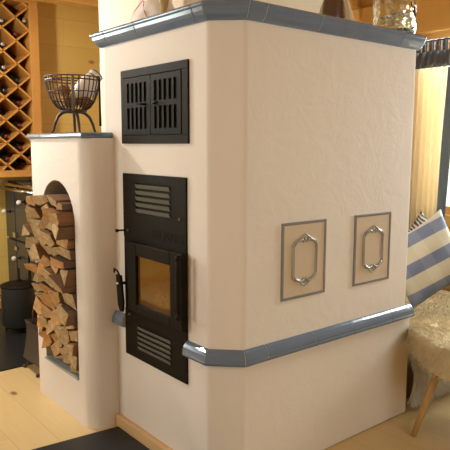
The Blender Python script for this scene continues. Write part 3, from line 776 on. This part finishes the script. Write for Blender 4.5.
bm = bmesh.new(); tube(bm, [(bp.x+.10*math.cos(k*math.pi/12), bp.y+.10*math.sin(k*math.pi/12), .0435) for k in range(24)], .006, 6, closed=True); obj('ring', bm, M_iron, tv, smooth=True)
for k in range(3):
    t = k*2.094+.4; bm = bmesh.new(); tube(bm, [(bp.x+.10*math.cos(t), bp.y+.10*math.sin(t), .008), (bp.x+.10*math.cos(t), bp.y+.10*math.sin(t), .042)], .006, 8); obj('leg', bm, M_iron, tv)
# shovel leaning behind it
bm = bmesh.new(); sh = thing('coal_shovel', 'black coal shovel standing upright between bucket and cooker', 'shovel', (1.60, 4.16, .008))
v_ = [(1.552, 4.075, .30), (1.60, 4.03, .30), (1.605, 4.05, .42), (1.60, 4.062, .46), (1.59, 4.075, .46), (1.572, 4.09, .42)]
bm = bmesh.new(); P = [bm.verts.new((1.58+s*.0, y, z)) for s, (y, z) in enumerate([(4.200, .010), (4.120, .010), (4.120, .30), (4.145, .40), (4.175, .40), (4.200, .30)])]
Q = [bm.verts.new((p.co.x+.006, p.co.y, p.co.z)) for p in P]; bm.faces.new(P); bm.faces.new(Q[::-1])
for i in range(6): bm.faces.new((P[i], Q[i], Q[(i+1) % 6], P[(i+1) % 6]))
obj('blade', bm, M_iron, sh); bm = bmesh.new(); tube(bm, [(1.583, 4.16, .39), (1.583, 4.16, .70)], .007, 8); sph(bm, (1.583, 4.16, .71), .016); obj('shaft', bm, M_iron, sh, smooth=True)

# iron log carrier behind the niche
lc = Vector((1.365, 3.27, 0)); lg = thing('log_carrier', 'dark iron carrier on curled feet standing behind the niche end', 'log carrier', lc)
bm = bmesh.new(); rings = []
for z_, w_, d_ in ((.062, .135, .12), (.12, .122, .115), (.19, .113, .11), (.25, .112, .11), (.285, .120, .115)):
    rings.append([bm.verts.new((lc.x+sx*w_, lc.y+sy*d_, z_)) for sx, sy in ((-1, -1), (1, -1), (1, 1), (-1, 1))])
bm.faces.new(rings[0][::-1])
for a_, b_ in zip(rings, rings[1:]):
    for k in range(4): bm.faces.new((a_[k], a_[(k+1) % 4], b_[(k+1) % 4], b_[k]))
o = obj('side_panels', bm, plain('brown_iron_sheet', (.12, .09, .07), .45, .5), lg); sm = o.modifiers.new('wall', 'SOLIDIFY'); sm.thickness = .005
for sx in (-1, 1):
    for sy in (-1, 1):
        bm = bmesh.new(); x_, y_ = lc.x+sx*.105, lc.y+sy*.098
        tube(bm, [(x_, y_, .066), (x_+sx*.006, y_, .04), (x_+sx*.012, y_, .018), (x_+sx*.028, y_, .008)], [.009, .007, .007, .006], 8); sph(bm, (x_+sx*.03, y_, .012), .012); obj('foot', bm, M_rust, lg, smooth=True)
bm = bmesh.new(); tube(bm, [(lc.x-.115, lc.y, .28), (lc.x-.11, lc.y, .36), (lc.x-.06, lc.y, .43), (lc.x+.06, lc.y, .43), (lc.x+.11, lc.y, .36), (lc.x+.115, lc.y, .28)], .006, 8); obj('carry_handle', bm, M_rust, lg, smooth=True)

# ------------------------------------------------------------------ window side: curtain, bench, cushions
cx = 3.50
cr = thing('curtain', 'cream tab-top curtain with grey top band and blue-grey edge at the right window', 'curtain', (cx, 2.22, 2.0))
def sheet(name, mat, y0, y1, z0, z1, amp, fq, parent, ph=0, flare=0, lean=0, lean1=0, n=60, m=16):
    bm = bmesh.new(); G = []
    for j in range(m+1):
        v = j/m; z = z1+(z0-z1)*v; row_ = []
        for i in range(n+1):
            u = i/n; yy = y0+(y1-y0)*u; yy = yy+flare*v*(u-.5)+(lean*(1-u)+lean1*u)*(1-v)
            row_.append(bm.verts.new((cx+amp*(.7+.3*v)*math.sin(u*fq*2*math.pi+ph+.5*math.sin(3*v+4*u))+.004*math.sin(9*u+5*v), yy, z)))
        G.append(row_)
    for j in range(m):
        for i in range(n): bm.faces.new((G[j][i], G[j][i+1], G[j+1][i+1], G[j+1][i]))
    o = obj(name, bm, mat, parent, smooth=True); s = o.modifiers.new('t', 'SOLIDIFY'); s.thickness = .002; return o
sheet('cream_panel', M_cream, 2.135, 2.335, .56, 1.795, .017, 6, cr, flare=.03, lean=-.04)
sheet('top_band', M_greyc, 2.055, 2.335, 1.795, 1.90, .017, 6, cr, n=60, m=3)
sheet('edge_band', M_bluec, 2.075, 2.133, .56, 1.79, .010, 1, cr, flare=.0, lean=-.04, lean1=-.04)
for k in range(6):
    y_ = 2.072+k*.048; bm = bmesh.new()
    q = [(cx-.012, 1.895), (cx-.014, 1.94), (cx-.010, 1.965), (cx, 1.973), (cx+.010, 1.965), (cx+.014, 1.94), (cx+.012, 1.895)]
    A = [bm.verts.new((a_, y_-.011, b_)) for a_, b_ in q]; B = [bm.verts.new((a_, y_+.011, b_)) for a_, b_ in q]
    for i in range(6): bm.faces.new((A[i], A[i+1], B[i+1], B[i]))
    o = obj('tab', bm, M_greyc, cr, smooth=True); s = o.modifiers.new('t', 'SOLIDIFY'); s.thickness = .0025
bm = bmesh.new(); tube(bm, [(cx, .7, 1.962), (cx, 2.42, 1.962)], .007, 12); sph(bm, (cx, 2.42, 1.962), .014); sph(bm, (cx, .7, 1.962), .014)
for y_ in (.78, 2.40): tube(bm, [(cx, y_, 1.962), (X1, y_, 1.962)], .006, 8)
tag(obj('curtain_rod', bm, M_rust, smooth=True, origin=(cx, 1.5, 1.96)), 'thin dark curtain rod across the right window', 'curtain rod')

bn = thing('corner_bench', 'brown wooden corner bench between the stove end and the window', 'bench', (3.0, 2.0, 0))
obj('seat_board', nb(((2.50, 1.68, .335), (3.58, 2.32, .36))), M_bench, bn, bevel=.004)
obj('front_board', nb(((2.52, 1.70, .0), (3.56, 1.725, .335))), M_bench, bn)
obj('side_board', nb(((2.52, 1.725, .0), (2.545, 2.30, .335))), M_bench, bn)

def pillow(name, c, w, h, t, mat, rotm, n=22, spike=.05):
    bm = bmesh.new(); top, bot = [], []
    def edge(u, v):
        px_ = 1-.14*(1-abs(v)**1.6); pz = 1-.14*(1-abs(u)**1.6)
        return u*px_, v*pz
    for side, G in ((1, top), (-1, bot)):
        for j in range(n+1):
            row_ = []
            for i in range(n+1):
                u, v = -1+2*i/n, -1+2*j/n; a_, b_ = edge(u, v)
                d_ = t*((1-u*u)*(1-v*v))**.42
                if d_ > 0: d_ *= 1+.07*math.sin(5*u+2*v)+.05*math.sin(7*v-3*u)
                if side == -1 and (i in (0, n) or j in (0, n)): row_.append(top[j][i]); continue
                row_.append(bm.verts.new((a_*w/2, -side*d_, b_*h/2)))
            G.append(row_)
    for G in (top, bot):
        for j in range(n):
            for i in range(n):
                vs = [G[j][i], G[j][i+1], G[j+1][i+1], G[j+1][i]]
                try: bm.faces.new(vs)
                except ValueError: pass
    o = obj(name, bm, mat, smooth=True); o.matrix_world = Matrix.Translation(c) @ rotm.to_4x4(); return o
rm = Matrix.Rotation(math.radians(-50), 3, 'Z') @ Matrix.Rotation(math.radians(-14), 3, 'X') @ Matrix.Rotation(math.radians(-31), 3, 'Y')
tag(pillow('cushion', (2.97, 1.85, .668), .42, .42, .10, M_check, rm), 'plump cushion with broad blue and cream checks leaning on the bench', 'cushion')
rm = Matrix.Rotation(math.radians(-52), 3, 'Z') @ Matrix.Rotation(math.radians(-8), 3, 'X') @ Matrix.Rotation(math.radians(41), 3, 'Y')
tag(pillow('cushion', (3.29, 2.08, .66), .34, .34, .045, M_zebra, rm), 'dark-striped animal-print cushion peeking out behind the checked one', 'cushion')

# tan fleece on the stool, white fleece under the bench
def strands(bm, pts, rnd, lo, hi, wid, droop=.5):
    for p, nrm in pts:
        L = rnd.uniform(lo, hi); d = (Vector(nrm)+Vector((rnd.gauss(0, .25), rnd.gauss(0, .25), rnd.gauss(0, .18)))).normalized()
        s = d.cross(Vector((rnd.gauss(0, 1), rnd.gauss(0, 1), rnd.gauss(0, 1)))).normalized()*wid
        p = Vector(p); m_ = p+d*L*.55+Vector((0, 0, -droop*L*.12)); e = p+d*L+Vector((0, 0, -droop*L*.55))
        a_, b_, c_, d2, t_ = [bm.verts.new(q) for q in (p-s, p+s, m_+s*.8, m_-s*.8, e)]
        bm.faces.new((a_, b_, c_, d2)); bm.faces.new((d2, c_, t_))
st = thing('stool', 'wooden stool with splayed legs under a tan sheepskin at the right edge', 'stool', (2.56, 1.27, 0))
SC = Vector((2.56, 1.275)); 
bm = bmesh.new(); lathe(bm, [(0, .40), (.21, .40), (.22, .41), (.22, .43), (.21, .44), (0, .44)], (SC.x, SC.y, 0), 36, sx=1.05, sy=1.0); obj('seat', bm, M_leg, st, bevel=0)
for fx, fy, tx, ty in ((2.281, 1.446, 2.42, 1.385), (2.84, 1.43, 2.70, 1.36), (2.33, 1.03, 2.44, 1.14), (2.82, 1.05, 2.69, 1.15)):
    bm = bmesh.new(); d_ = Vector((tx-fx, ty-fy, 0)).normalized(); s_ = Vector((-d_.y, d_.x, 0))
    tube(bm, [(fx, fy, .0), (fx+(tx-fx)*.5, fy+(ty-fy)*.5, .20), (tx, ty, .40)], [.012, .017, .022], 10); obj('leg', bm, M_leg, st, smooth=True)
rn = random.Random(3)
def fleece_pt(t, q):   # q 0..1 top, 1..1.5 drape
    ex, ey = .285*(1+.04*math.sin(3*t+1)+.03*math.sin(5*t)), .255*(1+.05*math.sin(4*t))
    if math.sin(t) > 0: ey = .255+.09*math.sin(t)
    if q <= 1: return Vector((SC.x+ex*q*math.cos(t), SC.y+ey*q*math.sin(t), .457+.006*math.sin(9*t*q)-.014*q**6))
    k = (q-1)/.5; dr_ = (.10+.035*math.sin(2*t+.8))
    return Vector((SC.x+(ex+.014*k)*math.cos(t), SC.y+(ey+.012*k)*math.sin(t), .438-dr_*k))
sk_ = thing('sheepskin', 'tan sheepskin draped over the stool at the right edge', 'sheepskin', (SC.x, SC.y, .44))
bm = bmesh.new(); G = []; n = 60
for q in [.001, .2, .4, .6, .8, .92, 1, 1.1, 1.25, 1.4, 1.5]:
    G.append([bm.verts.new(fleece_pt(2*math.pi*k/n, q)) for k in range(n)])
for a_, b_ in zip(G, G[1:]):
    for k in range(n): bm.faces.new((a_[k], a_[(k+1) % n], b_[(k+1) % n], b_[k]))
o = obj('hide', bm, M_tanfur, sk_, smooth=True)
bm = bmesh.new(); pts = []
for k in range(9000):
    t = rn.uniform(0, 6.283); q = math.sqrt(rn.uniform(0, 1)) if rn.random() < .6 else rn.uniform(.95, 1.5)
    p = fleece_pt(t, q); out = Vector((math.cos(t), math.sin(t), 0))
    pts.append((p, out*(.9 if q > .8 else .6)+Vector((0, 0, .7 if q < .9 else .0 if q < 1.1 else -.7))))
strands(bm, pts, rn, .012, .030, .0016, .6); o = obj('fleece', bm, M_tanfur, sk_); o['kind'] = 'stuff'

wf = thing('sheepskin', 'long-haired white sheepskin hanging to the floor beside the stove end', 'sheepskin', (2.70, 1.63, 0))
def wp(u, v):  # u across x, v down
    x_ = 2.515+.40*u; z_ = .335-.32*v
    return Vector((x_, 1.662-.075*math.sin(math.pi*min(1, v*.9))**.8*(1-.25*abs(2*u-1))-.008*math.sin(9*u), z_))
bm = bmesh.new(); G = [[bm.verts.new(wp(i/16, j/12)) for i in range(17)] for j in range(13)]
for j in range(12):
    for i in range(16): bm.faces.new((G[j][i], G[j][i+1], G[j+1][i+1], G[j+1][i]))
o = obj('hide', bm, M_whitefur, wf, smooth=True)
bm = bmesh.new(); pts = []
for k in range(6500):
    u, v = rn.random(), rn.random()*.93
    pts.append((wp(u, v), Vector((.5*(u-.5)*1.6, -.45, -1.0))))
strands(bm, pts, rn, .03, .065, .0014, .4)
for v_ in bm.verts: v_.co.z = max(v_.co.z, .003); v_.co.y = min(v_.co.y, 1.676)
o = obj('fleece', bm, M_whitefur, wf); o['kind'] = 'stuff'
# tan seat pad on the bench
bm = bmesh.new(); box(bm, (2.505, 1.69, .361), (3.50, 2.28, .376))
sp_ = thing('seat_pad', 'tan fleece seat pad lying on the bench under the cushions', 'seat pad', (2.95, 1.75, .36))
obj('pad', bm, M_tanfur, sp_, bevel=.008)
bm = bmesh.new(); pts = [((rn.uniform(2.505, 3.4), rn.uniform(1.70, 2.26), .375), (0, -.5, .7)) for _ in range(6000)]
strands(bm, pts, rn, .01, .022, .0016, .4); o = obj('fleece', bm, M_tanfur, sp_); o['kind'] = 'stuff'

# pendant lamp out of view, added to brighten the back wall and rack
lp = Vector((.84, 3.45, 2.05)); pl_ = thing('added_pendant_lamp', 'added white pendant lamp out of view, brightening the back wall and rack', 'lamp', lp)
bm = bmesh.new(); lathe(bm, [(.16, .0), (.15, .03), (.10, .09), (.04, .12), (.02, .13), (.018, .125), (.038, .113), (.096, .083), (.145, .028), (.155, 0)], lp, 32); obj('lamp_shade', bm, M_white, pl_, smooth=True)
bm = bmesh.new(); tube(bm, [lp+Vector((0, 0, .12)), Vector((lp.x, lp.y, ZC))], .004, 6); obj('cable', bm, M_iron, pl_)
bm = bmesh.new(); sph(bm, lp+Vector((0, 0, .05)), .035); em = NT('bulb'); em.set(em.b.inputs['Emission Color'], (1, .8, .55)); em.b.inputs['Emission Strength'].default_value = 6; obj('bulb', bm, em.m, pl_, smooth=True)
ld = bpy.data.lights.new('added_pendant_light', 'POINT'); ld.energy = 80; ld.color = (1, .94, .84); ld.shadow_soft_size = .06
lo = bpy.data.objects.new('added_pendant_light', ld); COL.objects.link(lo); lo.location = lp+Vector((0, 0, -.02))
